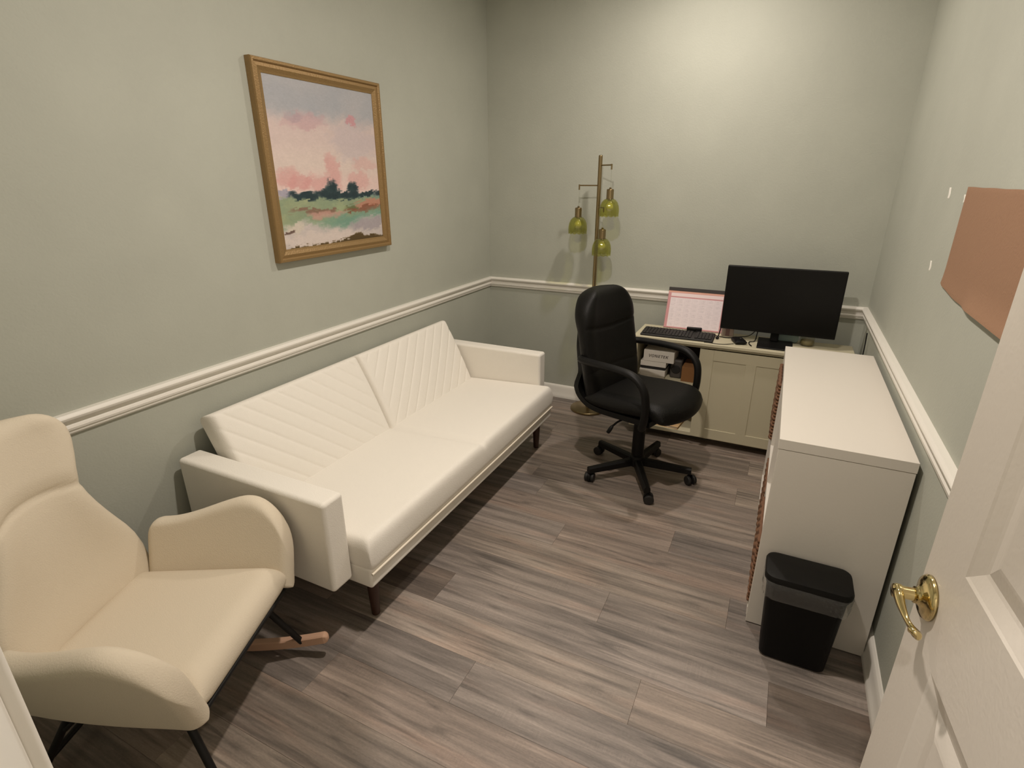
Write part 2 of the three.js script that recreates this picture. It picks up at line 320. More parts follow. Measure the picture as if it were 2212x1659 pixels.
// ───────────── framed painting ─────────────
{
  const y0 = 1.232, y1 = 2.016, z0 = 1.19, z1 = 1.955, D = 0.034, fw = 0.052;
  const o = thing('framed_painting', 'gold framed pink and green abstract landscape hanging above the sofa', 'painting', [0, 0, 0]);
  // frame: outer flat step, cove, inner slope; profile (in from the outer edge, out from the wall)
  const prof = [[0, 0.001], [0, D - 0.006], [0.003, D], [0.012, D], [0.015, D - 0.003], [0.018, D - 0.008], [0.03, D - 0.006], [0.044, D - 0.012], [fw, D - 0.014], [fw, 0.001]];
  const pos = [], ring = ([a, b]) => [[b, y0 + a, z0 + a], [b, y0 + a, z1 - a], [b, y1 - a, z1 - a], [b, y1 - a, z0 + a]];
  const sides = [[], [], [], []];
  for (let k = 0; k < prof.length - 1; k++) { const A = ring(prof[k]), B = ring(prof[k + 1]); for (let i = 0; i < 4; i++) { const j = (i + 1) % 4; sides[i].push(...A[i], ...B[i], ...B[j], ...A[i], ...B[j], ...A[j]); } }
  const frameGroup = new THREE.Group(); frameGroup.name = 'frame'; frameGroup.userData = { label: 'gilded wooden frame' }; o.add(frameGroup);
  for (const s of sides) { const g = new THREE.BufferGeometry(); g.setAttribute('position', new THREE.Float32BufferAttribute(s, 3)); g.computeVertexNormals(); part('frame_side', metre(g), M.gold, frameGroup); }
  // painted canvas: u 0 at the left as seen (z max), v 0 at the top
  const w = 640, h = 660;
  const blob = (u, v, cu, cv, ru, rv, s) => { const q = ((u - cu) / ru) ** 2 + ((v - cv) / rv) ** 2 + 1.6 * (fbm(u * 17, v * 26, s, 3) - 0.45); return sst(1.45, 0.35, q); };
  const tex = dataTex(w, h, (x, yy) => {
    let u = x / w, v = 1 - yy / h;
    { const cx = Math.floor(u * 26 + 0.6 * Math.floor(v * 44)), cy = Math.floor(v * 44 + 3 * fbm(u * 9, v * 6, 81, 2)); u += 0.03 * (hash(cx, cy, 82) - 0.5); v += 0.022 * (hash(cx, cy, 83) - 0.5); }   // short brush strokes
    const wu = u + 0.05 * (fbm(u * 7, v * 9, 3, 3) - 0.45), wv = v + 0.06 * (fbm(u * 6 + 9, v * 8, 5, 3) - 0.45);
    let c = mix([160, 163, 170], [176, 173, 175], fbm(u * 5, v * 9, 8, 3));
    c = mix(c, [206, 187, 182], sst(0.15, 0.27, wv + 0.05 * (fbm(u * 9, v * 4, 2, 3) - 0.4)));
    c = mix(c, [214, 197, 188], sst(0.3, 0.5, wv) * 0.9);
    c = mix(c, [188, 176, 180], blob(wu, wv, 0.75, 0.34, 0.24, 0.12, 61) * 0.55);
    c = mix(c, [196, 140, 146], blob(wu, wv, 0.74, 0.205, 0.05, 0.03, 12) * 0.8);
    c = mix(c, [190, 152, 158], blob(wu, wv, 0.3, 0.24, 0.2, 0.05, 13) * 0.55);
    c = mix(c, [150, 140, 152], blob(wu, wv, 0.2, 0.225, 0.07, 0.03, 14) * 0.25);
    c = mix(c, [220, 194, 187], sst(0.5, 0.6, wv));
    for (const [cu, cv, ru, rv, k, s] of [[0.1, 0.56, 0.09, 0.06, 0.75, 15], [0.36, 0.6, 0.12, 0.05, 0.75, 16], [0.52, 0.53, 0.07, 0.1, 0.8, 17], [0.76, 0.58, 0.1, 0.05, 0.6, 18], [0.85, 0.48, 0.12, 0.04, 0.45, 19], [0.2, 0.59, 0.1, 0.04, 0.8, 20]]) c = mix(c, [206, 150, 147], blob(wu, wv, cu, cv, ru * 1.15, rv, s) * k * 0.8);
    c = mix(c, [150, 150, 168], blob(wu, wv, 0.06, 0.66, 0.07, 0.03, 22) * 0.8);
    // fields
    const fld = sst(0.675, 0.69, v + 0.012 * (fbm(u * 14, v * 30, 25, 3) - 0.45));
    let g = mix([126, 146, 122], [156, 164, 128], fbm(u * 9, v * 16, 26, 3) * 1.3);
    g = mix(g, [108, 136, 128], sst(0.3, 0.7, u) * sst(0.72, 0.69, v) * 0.8);
    for (const [cu, cv, ru, rv, col, k, s] of [[0.3, 0.775, 0.2, 0.02, [128, 92, 78], 0.8, 31], [0.42, 0.8, 0.18, 0.025, [190, 150, 138], 0.85, 32], [0.65, 0.765, 0.09, 0.025, [96, 100, 62], 0.85, 33], [0.9, 0.75, 0.17, 0.03, [186, 128, 108], 0.9, 34], [0.82, 0.785, 0.2, 0.018, [136, 82, 62], 0.9, 35], [0.55, 0.76, 0.07, 0.03, [156, 170, 132], 0.8, 36]]) g = mix(g, col, blob(wu, wv, cu, cv, ru, rv, s) * k);
    const low = sst(0.79, 0.85, wv + 0.05 * (u - 0.5));
    let l = mix([138, 162, 136], [116, 152, 134], sst(0.25, 0.6, u)); l = mix(l, [196, 186, 182], sst(0.83, 0.9, wv + 0.03 * Math.sin(u * 9)));
    l = mix(l, [158, 150, 156], blob(wu, wv, 0.85, 0.89, 0.22, 0.04, 41) * 0.8); l = mix(l, [214, 200, 192], blob(wu, wv, 0.35, 0.95, 0.35, 0.05, 42) * 0.8);
    l = mix(l, [206, 196, 180], blob(wu, wv, 0.1, 0.87, 0.09, 0.04, 44) * 0.8); l = mix(l, [96, 74, 66], blob(wu, wv, 0.04, 0.9, 0.05, 0.012, 43) * 0.9);
    g = mix(g, l, low); c = mix(c, g, fld);
    // tree line
    for (const [cu, cv, ru, rv, s] of [[0.24, 0.675, 0.16, 0.03, 51], [0.49, 0.635, 0.06, 0.055, 52], [0.7, 0.64, 0.055, 0.045, 53], [0.58, 0.68, 0.2, 0.03, 54], [0.87, 0.672, 0.16, 0.022, 55], [0.42, 0.67, 0.06, 0.035, 56]]) c = mix(c, mix([26, 44, 52], [44, 70, 72], fbm(u * 30, v * 26, s, 2)), blob(wu * 0.4 + u * 0.6, wv * 0.4 + v * 0.6, cu, cv, ru, rv, s));
    c = mix(c, [84, 66, 34], sst(0.985, 1.0, v + 0.03 * sst(0.5, 0.65, u) - 0.01 * sst(0.8, 1, u) + 0.05 * (fbm(u * 16, 2, 71, 3) - 0.45)));
    const br = 1 + 0.07 * (fbm(u * 60, v * 110, 77, 2) - 0.37); return c.map((q) => q * br);
  });
  const g = new THREE.BufferGeometry(), X = D - 0.016, a0 = y0 + fw - 0.004, a1 = y1 - fw + 0.004, b0 = z0 + fw - 0.004, b1 = z1 - fw + 0.004;
  const cv = box(0.004, X, a0, a1, b0, b1), p = cv.attributes.position, u = cv.attributes.uv;
  for (let i = 0; i < p.count; i++) u.setXY(i, (b1 - p.getZ(i)) / (b1 - b0), (p.getY(i) - a0) / (a1 - a0));
  const bump = dataTex(256, 256, (x, y) => { const v = 255 * fbm(x / 9, y / 5, 91, 3); return [v, v, v]; }, false);
  part('canvas', cv, new THREE.MeshStandardMaterial({ map: tex, roughness: 0.6, bumpMap: bump, bumpScale: 0.0008 }), o, 'abstract landscape of pink sky, dark trees and green field');
}

// ───────────── sofa ─────────────
{
  const o = thing('sofa', 'long white upholstered futon sofa with quilted back along the wall', 'sofa', [0, 0, 0]);
  const zA = 0.80, zB = 2.477, zc = (zA + zB) / 2;
  // arms
  part('armrest', rbox(0.035, 0.76, 0.232, 0.588, 0.715, 0.80, 0.015, 5), M.sofa, o);
  part('armrest', rbox(0.035, 0.76, 0.232, 0.588, 2.477, 2.572, 0.015, 5), M.sofa, o);
  // seat: cushion sloping slightly to the rear, with a shallow dip at the middle seam
  const seat = (a, b) => {
    const nx = 30, nz = 60;
    return pad(nx, nz, (s, t) => { const x = 0.845 - s * 0.60, z = a + t * (b - a); return [x, 0.33 - 0.03 * s, z]; }, (s, t, sd) => (sd > 0 ? 0.076 - 0.012 * Math.exp(-((((t - 0.5) * (b - a)) / 0.012) ** 2)) - 0.004 * Math.exp(-((((t - 0.5) * (b - a)) / 0.06) ** 2)) : 0.06), 0.06, 0.024, () => 0, 3.2);
  };
  const sg = seat(zA - 0.012, zB - 0.002);
  part('seat_cushion', sg, M.sofa, o);
  part('seat_base', rbox(0.10, 0.838, 0.203, 0.288, zA - 0.008, zB - 0.004, 0.012, 3), M.sofa, o);
  part('piping', tube([[0.843, 0.268, zA - 0.006], [0.845, 0.268, zc], [0.843, 0.268, zB - 0.006]], 0.0045, 40, 8), M.sofaTrim, o);
  // back: two quilted halves, leaning
  const P0 = [0.31, 0.345], dir = [-0.4425, 0.8968], L = 0.445;
  const half = (a, b, sgn) => {
    const wz = b - a, T = 0.05;
    return pad(Math.round(wz * 260), 110, (s, t) => { const z = b - s * wz, q = t * L; return [P0[0] + dir[0] * q - 0.8968 * T, P0[1] + dir[1] * q - 0.4425 * T, z]; }, (s, t, sd) => (sd > 0 ? T * 0.985 + 0.008 * Math.sin(Math.PI * t) : T),
      0.028 / wz, 0.055, (s, t) => {
        const z = b - s * wz, q = t * L, d = (q - sgn * (z - zc)) / Math.SQRT2, m = 0.062, f = Math.abs(((d % m) + m) % m - m / 2) ;   // 45° channels making a chevron
        const near = m / 2 - f, lim = sst(0.03, 0.06, Math.abs(z - zc) ) ;
        return -0.0024 * Math.exp(-((near / 0.0042) ** 2)) * lim + 0.0015 * lim * (1 - Math.exp(-((near / 0.012) ** 2)));
      }, 2.6);
  };
  part('back_cushion', half(zc + 0.001, zB - 0.014, 1), M.sofa, o);
  part('back_cushion', half(zA + 0.01, zc - 0.001, -1), M.sofa, o);
  part('back_frame', rbox(0.06, 0.2, 0.25, 0.36, zA + 0.02, zB - 0.02, 0.01), M.dark, o);
  for (const [x, z] of [[0.765, 2.392], [0.765, 0.85], [0.12, 2.39], [0.12, 0.86], [0.50, 1.63]]) {
    const g = lathe([[0, 0], [0.0145, 0], [0.016, 0.003], [0.026, 0.2], [0.026, 0.21], [0, 0.21]], 20); g.translate(x, 0, z);
    part('leg', g, M.walnut, o);
  }
}

// ───────────── cream rocking armchair ─────────────
{
  // local axes: +x = sitter's left … mapped so that local z = forward, local x = towards the camera side
  const F = [0.9277, -0.3735];
  const front = [0.7516, 2.891];
  const o = thing('rocking_armchair', 'cream upholstered armchair on wooden rockers in the near left corner', 'armchair', [front[0], 0, front[1]], Math.atan2(F[0], F[1]));
  // with rotation.y = atan2(Fx,Fz): local +z -> forward; local +x -> (cosθ,0,-sinθ)
  const cs = 1;
  // seat
  part('seat', pad(26, 26, (s, t) => { const f = 0.005 - t * 0.52, hw = 0.236 - 0.006 * t, x = (s - 0.5) * 2 * hw; return [x, 0.352 - 0.05 * t + 0.02 * Math.pow(Math.abs(s - 0.5) * 2, 3) * t, f]; }, (s, t, sd) => sd > 0 ? 0.062 : 0.05, 0.12, 0.13, () => 0, 2.2), M.beige, o);
  // back: waisted below the head section, flaring to meet the arms
  const hwBack = (y) => { const pts = [[0.30, 0.25], [0.45, 0.246], [0.50, 0.236], [0.54, 0.221], [0.58, 0.201], [0.62, 0.182], [0.66, 0.165], [0.70, 0.151], [0.74, 0.144], [0.78, 0.153], [0.82, 0.17], [0.86, 0.184], [0.90, 0.196], [0.98, 0.205]]; for (let i = 0; i < pts.length - 1; i++) if (y <= pts[i + 1][0]) { const t = (y - pts[i][0]) / (pts[i + 1][0] - pts[i][0]), u = t; return pts[i][1] + (pts[i + 1][1] - pts[i][1]) * u; } return 0.2; };
  const yTop = 0.972, yBot = 0.315;
  part('backrest', pad(30, 64, (s, t) => {
    const e = (s - 0.5) * 2, yb = yBot + t * (yTop - yBot);
    const y = yb, x = e * roundTop(hwBack(yb), yb, yTop, 0.12);
    const f = -0.515 - 0.13 * Math.pow((yb - yBot) / 0.705, 1.15) + 0.05 * e * e;
    return [x, y, f];
  }, (s, t) => 0.034 + 0.016 * sst(0.2, 0.6, t), 0.2, 0.07, (s, t) => { const yc = 0.752 - 0.02 * Math.pow(Math.abs(s - 0.5) * 2, 2), y = yBot + t * (yTop - yBot); return -0.009 * Math.exp(-(((y - yc) / 0.007) ** 2)) - 0.003 * Math.exp(-(((y - yc) / 0.03) ** 2)) + 0.008 * sst(0, 0.05, y - yc); }, 2.1, (s, t) => [-0.2 * (s - 0.5), 0.2, 1]), M.beige, o);
  // arms: inner/outer padded wings leaning outward
  for (const sd of [1, -1]) part('armrest', pad(34, 26, (s, t) => {
    const u = sd > 0 ? s : 1 - s;                                            // keep the padded face inward on both sides
    const f = -0.465 + u * 0.48;
    const bot = 0.306, q = clamp((u - 0.62) / 0.38), top = 0.36 + (0.165 + 0.08 * sst(0.1, 0.8, u)) * Math.pow(Math.max(0, 1 - Math.pow(clamp((0.1 - u) / 0.1), 3)), 1 / 3) * Math.pow(Math.max(0, 1 - Math.pow(q, 2.3)), 1 / 2.3);
    const fr = f, y = bot + t * (top - bot);
    const lean = 0.012 + 0.27 * (y - bot);
    const x = sd * (0.225 + lean + 0.012 * Math.sin(u * Math.PI) - 0.012 * (1 - u));
    return [x, y, fr];
  }, 0.034, 0.062, 0.11, () => 0, 2.1, () => [sd, -0.27, 0]), M.beige, o);
  // seat deck and metal frame
  part('seat_frame', [rod([-0.2, 0.292, -0.04], [0.2, 0.292, -0.04], 0.011), rod([-0.2, 0.292, -0.42], [0.2, 0.292, -0.42], 0.011), rod([-0.2, 0.292, -0.04], [-0.2, 0.292, -0.42], 0.011), rod([0.2, 0.292, -0.04], [0.2, 0.292, -0.42], 0.011), rod([-0.23, 0.303, -0.012], [0.23, 0.303, -0.012], 0.008)], M.blackMetal, o);
  const rk = (f) => 0.0 + 0.36 * (f + 0.33) ** 2;                            // underside of the rocker
  for (const sd of [1, -1]) {
    for (const [fa, fb] of [[-0.1, 0.005], [-0.38, -0.52]]) part('leg', rod([sd * 0.19, 0.292, fa], [sd * 0.245, rk(fb) + 0.02, fb], 0.0105, 0.0105, 14), M.blackMetal, o);
    part('leg_brace', rod([sd * 0.215, 0.2, -0.42], [sd * 0.16, 0.29, -0.33], 0.007), M.blackMetal, o);
    const pos = [], N = 40, ring = (f) => { const y = rk(f), h = 0.036, w = 0.014, c = 0.004, x = sd * 0.25; return [[x - w + c, y], [x + w - c, y], [x + w, y + c], [x + w, y + h - c], [x + w - c, y + h], [x - w + c, y + h], [x - w, y + h - c], [x - w, y + c]].map((q) => [q[0], q[1], f]); };
    const rings = []; for (let i = 0; i <= N; i++) rings.push(ring(-0.78 + 0.865 * i / N));
    // rounded ends: shrink the last rings
    const capEnd = (r, f, sgn) => { const out = []; const c = r.reduce((a, q) => [a[0] + q[0] / 8, a[1] + q[1] / 8], [0, 0]); for (const k of [0.3, 0.6, 0.8, 0.95]) out.push(r.map((q) => [c[0] + (q[0] - c[0]) * Math.sqrt(1 - k * k), c[1] + (q[1] - c[1]) * Math.sqrt(1 - k * k), f + sgn * 0.018 * k])); return out; };
    const all = [...capEnd(rings[0], -0.78, -1).reverse(), ...rings, ...capEnd(rings[N], 0.085, 1)];
    for (let i = 0; i < all.length - 1; i++) for (let j = 0; j < 8; j++) { const a = all[i][j], b = all[i][(j + 1) % 8], c = all[i + 1][(j + 1) % 8], d = all[i + 1][j]; pos.push(...a, ...b, ...c, ...a, ...c, ...d); }
    for (const [r, rev] of [[all[0], 0], [all[all.length - 1], 1]]) for (let j = 1; j < 7; j++) pos.push(...(rev ? [r[0], r[j], r[j + 1]] : [r[0], r[j + 1], r[j]]).flat());
    const g = new THREE.BufferGeometry(); g.setAttribute('position', new THREE.Float32BufferAttribute(pos, 3));
    part('rocker', metre(toCreasedNormals(g, 0.7)), M.beech, o, 'pale wooden rocker');
  }
  part('rocker_stretcher', rod([-0.262, 0.06, -0.52], [0.262, 0.06, -0.52], 0.009), M.blackMetal, o);
}

// ───────────── office chair ─────────────
{
  const a = 18 * Math.PI / 180;
  // local +z = forward (towards +x and a little towards the camera)
  const o = thing('office_chair', 'black leather swivel office chair with loop arms on five casters', 'office chair', [1.407, 0, 0.907], Math.atan2(Math.cos(a), Math.sin(a)));
  // local +x = forward rotated: points away from the camera side
  part('seat', pad(30, 30, (s, t) => { const e = (s - 0.5) * 2, f = 0.287 - t * 0.50, hw = 0.245 - 0.012 * t - 0.035 * Math.pow(1 - t, 4); return [e * hw, 0.484 - 0.03 * sst(0.2, 0, t) - 0.02 * sst(0.15, 0.8, t) + 0.012 * e * e, f + (1 - t) * -0.045 * e * e]; }, 0.045, 0.15, 0.14, (s, t) => 0.006 * Math.sin(Math.PI * t), 2.2), M.leather, o);
  const yb = 0.435, yt = 1.03;
  part('backrest', pad(30, 56, (s, t) => {
    const e = (s - 0.5) * 2, y = yb + t * (yt - yb), hw = roundTop(0.225 + 0.012 * Math.sin(t * Math.PI) - 0.02 * sst(0.7, 1, t) - 0.01 * sst(0.3, 0, t), y, yt, 0.13);
    return [e * hw, y, -0.215 - 0.07 * t - 0.045 * t * t + 0.035 * e * e];
  }, (s, t) => 0.045 + 0.012 * sst(0.62, 0.8, t), 0.15, 0.08, (s, t) => { const e = (s - 0.5) * 2, tc = 0.64 + 0.05 * e * e; return -0.007 * Math.exp(-(((t - tc) / 0.011) ** 2)) - 0.005 * Math.exp(-(((t - 0.3) / 0.01) ** 2)) + 0.004 * Math.sin(t * 9); }, 2.2, (s, t) => [-0.3 * (s - 0.5), 0.17, 1]), M.leather, o);
  // rear shell carrying seat and back
  const shell = []; const pts = [[0.437, 0.18], [0.43, 0.0], [0.43, -0.14], [0.445, -0.205], [0.49, -0.262], [0.6, -0.288], [0.72, -0.305], [0.84, -0.33]];
  { const crv = new THREE.CatmullRomCurve3(pts.map((q) => V(0, q[0], q[1]))), pos = [], N = 40; const R = []; for (let i = 0; i <= N; i++) { const c = crv.getPoint(i / N), tg = crv.getTangent(i / N), n = V(0, -tg.z, tg.y).multiplyScalar(0.014), hw = 0.228 - 0.05 * sst(0.62, 0.72, i / N) - 0.03 * sst(0.85, 1, i / N); R.push([[-hw, c.y + n.y, c.z + n.z], [hw, c.y + n.y, c.z + n.z], [hw, c.y - n.y, c.z - n.z], [-hw, c.y - n.y, c.z - n.z]]); }
    for (let i = 0; i < N; i++) for (let j = 0; j < 4; j++) { const A = R[i][j], B = R[i][(j + 1) % 4], C = R[i + 1][(j + 1) % 4], D = R[i + 1][j]; pos.push(...A, ...B, ...C, ...A, ...C, ...D); }
    for (const q of [R[0], R[N]]) pos.push(...q[0], ...q[1], ...q[2], ...q[0], ...q[2], ...q[3]);
    const g = new THREE.BufferGeometry(); g.setAttribute('position', new THREE.Float32BufferAttribute(pos, 3)); part('shell', metre(toCreasedNormals(g, 0.6)), M.plastic, o); }
  for (const sd of [1, -1]) {
    const x = sd * 0.262, p = [[x - sd * 0.045, 0.69, -0.25], [x - sd * 0.01, 0.693, -0.23], [x + sd * 0.01, 0.697, -0.13], [x + sd * 0.014, 0.697, 0.02], [x + sd * 0.013, 0.684, 0.1], [x + sd * 0.01, 0.635, 0.155], [x + sd * 0.004, 0.55, 0.172], [x - sd * 0.004, 0.46, 0.165], [x - sd * 0.018, 0.42, 0.15], [x - sd * 0.06, 0.403, 0.13], [x - sd * 0.1, 0.4, 0.11]];
    const crv = new THREE.CatmullRomCurve3(p.map((q) => V(...q))), g = new THREE.TubeGeometry(crv, 60, 0.018, 12), P = g.attributes.position;
    for (let i = 0; i < P.count; i++) { const c = crv.getPointAt(Math.floor(i / 13) / 60); P.setX(i, c.x + (P.getX(i) - c.x) * 1.35); }
    g.computeVertexNormals(); part('armrest', g, M.plastic, o);
  }
  part('seat_mechanism', [rbox(-0.075, 0.075, 0.37, 0.425, -0.13, 0.1, 0.01), rbox(-0.03, 0.03, 0.375, 0.42, 0.06, 0.2, 0.01)], M.plastic, o);
  const col = lathe([[0, 0.10], [0.03, 0.10], [0.033, 0.13], [0.033, 0.30], [0.03, 0.31], [0.03, 0.385], [0, 0.385]], 24); part('column', col, M.plastic, o);
  const hub = lathe([[0, 0.065], [0.042, 0.065], [0.046, 0.08], [0.042, 0.115], [0.034, 0.13], [0, 0.13]], 24); part('hub', hub, M.plastic, o);
  const lev = tube([[0.03, 0.385, 0.03], [-0.10, 0.383, 0.0], [-0.165, 0.376, -0.03], [-0.195, 0.345, -0.055]], 0.0055, 24, 8); part('height_lever', [lev, (() => { const g = lathe([[0, 0], [0.008, 0.002], [0.011, 0.02], [0.01, 0.045], [0, 0.05]], 14); g.applyQuaternion(new THREE.Quaternion().setFromUnitVectors(V(0, 1, 0), V(-0.35, -0.85, -0.35).normalize())); g.translate(-0.192, 0.35, -0.052); return g; })()], M.plastic, o);
  const rot = o.rotation.y;
  for (let k = 0; k < 5; k++) {
    const wa = (65.5 + 72 * k) * Math.PI / 180, wx = Math.cos(wa), wz = Math.sin(wa);                // world direction of this spoke
    const lx = wx * Math.cos(rot) - wz * Math.sin(rot), lz = wx * Math.sin(rot) + wz * Math.cos(rot);
    const leg = sweep([[-0.024, 0], [0.024, 0], [0.021, 0.03], [0.012, 0.038], [-0.012, 0.038], [-0.021, 0.03]], 0, 1, (u, v, c) => { const r = 0.02 + c * 0.275, k2 = 1 - 0.28 * c, y = 0.072 + v * (1 - 0.15 * c) - 0.012 * c; return [lx * r - lz * u * k2, y, lz * r + lx * u * k2]; });
    part('base_leg', leg, M.plastic, o);
    const cx = lx * 0.288, cz = lz * 0.288, tw = 0.6 + k * 1.3, dx = Math.cos(tw), dz = Math.sin(tw);
    const cg = new THREE.Group(); cg.name = 'caster'; cg.position.set(cx, 0, cz); cg.rotation.y = tw; o.add(cg);
    part('caster_hood', [(() => { const g = new THREE.CylinderGeometry(0.0285, 0.0285, 0.016, 20, 1, false, 0, Math.PI); g.rotateZ(Math.PI / 2); g.rotateX(-Math.PI / 2); g.translate(0, 0.0275, 0.012); return g; })(), cyl(0.007, 0.007, 0.04, 0, 0.04, 0, 12)], M.plastic, cg);
    for (const q of [-1, 1]) { const g = lathe([[0, -0.009], [0.022, -0.009], [0.0255, -0.006], [0.0255, 0.006], [0.022, 0.009], [0, 0.009]], 22); g.rotateZ(Math.PI / 2); g.translate(q * 0.017, 0.0256, 0.012); part('wheel', g, M.plasticSoft, cg); }
  }
}

// ───────────── floor lamp with three green glass shades ─────────────
{
  const o = thing('floor_lamp', 'brass floor lamp with three hanging olive green glass shades', 'floor lamp', [0.862, 0, 0.135]);
  part('base', lathe([[0, 0], [0.122, 0], [0.125, 0.004], [0.125, 0.012], [0.121, 0.018], [0.02, 0.022], [0.016, 0.03], [0, 0.03]], 48), M.brass, o);
  part('pole', lathe([[0, 0.02], [0.0125, 0.02], [0.0125, 1.70], [0.011, 1.706], [0, 1.706]], 24), M.brass, o);
  const arms = [[0.092, 0.062, 1.648, 1.50], [-0.127, 0.012, 1.53, 1.385], [0.06, 0.075, 1.40, 1.262]];
  for (const [dx, dz, y, yc] of arms) {
    part('arm', [rod([0, y, 0], [dx, y, dz], 0.0042), rod([dx, y + 0.006, dz], [dx, y - 0.026, dz], 0.0048)], M.brass, o);
    part('cord', rod([dx, y - 0.02, dz], [dx, yc + 0.02, dz], 0.0014, 0.0014, 6), M.clear, o);
    const g = new THREE.Group(); g.name = 'lamp_head'; g.position.set(dx, yc, dz); o.add(g);
    part('socket_cap', lathe([[0, 0.02], [0.006, 0.02], [0.008, 0.012], [0.02, 0.01], [0.022, 0.006], [0.022, -0.044], [0.027, -0.05], [0.0, -0.05]], 28), M.brass, g);
    // fluted bell shade with a scalloped rim
    const N = 72, prof = [[0.024, -0.046], [0.036, -0.052], [0.049, -0.066], [0.057, -0.086], [0.0605, -0.106], [0.061, -0.126], [0.059, -0.146]];
    const pos = [], idx = [];
    for (const off of [0, -0.0022]) for (let j = 0; j < prof.length; j++) for (let i = 0; i < N; i++) { const th = i / N * Math.PI * 2, k = j / (prof.length - 1), fl = 1 + 0.035 * k * Math.abs(Math.cos(th * 6)) - 0.02 * k, r = prof[j][0] * fl + off, y = prof[j][1] - (j === prof.length - 1 ? 0.006 * Math.abs(Math.cos(th * 6)) : 0); pos.push(Math.cos(th) * r, y, Math.sin(th) * r); }
    const R = prof.length, id = (s, j, i) => s * R * N + j * N + (i % N);
    for (let j = 0; j < R - 1; j++) for (let i = 0; i < N; i++) { idx.push(id(0, j, i), id(0, j, i + 1), id(0, j + 1, i + 1), id(0, j, i), id(0, j + 1, i + 1), id(0, j + 1, i)); idx.push(id(1, j, i), id(1, j + 1, i + 1), id(1, j, i + 1), id(1, j, i), id(1, j + 1, i), id(1, j + 1, i + 1)); }
    for (const j of [0, R - 1]) for (let i = 0; i < N; i++) idx.push(id(0, j, i), id(1, j, i), id(1, j, i + 1), id(0, j, i), id(1, j, i + 1), id(0, j, i + 1));
    const G = new THREE.BufferGeometry(); G.setAttribute('position', new THREE.Float32BufferAttribute(pos, 3)); G.setIndex(idx); G.computeVertexNormals();
    part('shade', metre(G), M.olive, g, 'olive green fluted glass shade');
    part('bulb', lathe([[0, -0.05], [0.012, -0.052], [0.013, -0.066], [0.022, -0.086], [0.024, -0.098], [0.02, -0.112], [0, -0.12]], 20), std(0xe8e4d8, 0.35), g, 'unlit frosted bulb');
  }
}

// ───────────── desk console ─────────────
const TOPY = 0.668;
{
  const o = thing('console_desk', 'low cream console cabinet with panelled sliding doors used as a desk', 'cabinet', [0, 0, 0]);
  const x0 = 1.222, x1 = 2.40, zb = 0.10, zf = 0.372;
  part('top', rbox(x0 - 0.008, x1 + 0.008, TOPY - 0.02, TOPY, zb - 0.005, zf + 0.032, 0.004, 3), M.cream, o);
  part('top_moulding', rbox(x0, x1, TOPY - 0.034, TOPY - 0.02, zb, zf + 0.018, 0.003), M.cream, o);
  for (const x of [x0, 1.61, 2.19, x1 - 0.018]) part('side_panel', rbox(x, x + 0.018, 0.05, TOPY - 0.034, zb, zf - (x === x0 ? 0 : 0.02), 0.002), M.cream, o);
  part('bottom', rbox(x0 + 0.018, x1 - 0.018, 0.05, 0.075, zb, zf, 0.002), M.cream, o);
  part('back_panel', box(x0 + 0.018, x1 - 0.018, 0.075, TOPY - 0.034, zb, zb + 0.006), std(0x3a332b, 0.85), o);
  part('shelf', rbox(x0 + 0.018, 1.61, 0.372, 0.39, zb + 0.006, zf - 0.012, 0.002), M.cream, o);
  for (const [x, z] of [[x0 + 0.04, zb + 0.03], [x0 + 0.04, zf - 0.05], [x1 - 0.04, zb + 0.03], [x1 - 0.04, zf - 0.05]]) part('foot', lathe([[0, 0], [0.014, 0], [0.017, 0.05], [0, 0.05]], 16).translate(x, 0, z), M.dark, o);
  for (const [a, b, mull] of [[1.614, 2.19, 1], [2.194, x1 - 0.004, 0]]) {
    const y0 = 0.058, y1 = TOPY - 0.042, g = new THREE.Group(); g.name = 'door'; o.add(g);
    const s = mull ? 0.08 : 0.04, d0 = zf - 0.002, d1 = zf + 0.012, c = (a + b) / 2;
    part('door_back', box(a + 0.02, b - 0.02, y0 + 0.02, y1 - 0.02, d0, d1 - 0.0045), M.cream, g);
    part('stile', rbox(a, a + s, y0, y1, d0, d1, 0.0015), M.cream, g); part('stile', rbox(b - s, b, y0, y1, d0, d1, 0.0015), M.cream, g);
    if (mull) part('mullion', rbox(c - 0.028, c + 0.028, y0 + 0.062, y1 - 0.062, d0, d1 - 0.0004, 0.0015), M.cream, g);
    part('rail', rbox(a + s, b - s, y0, y0 + 0.064, d0, d1 - 0.0003, 0.0015), M.cream, g); part('rail', rbox(a + s, b - s, y1 - 0.064, y1, d0, d1 - 0.0003, 0.0015), M.cream, g);
  }
}
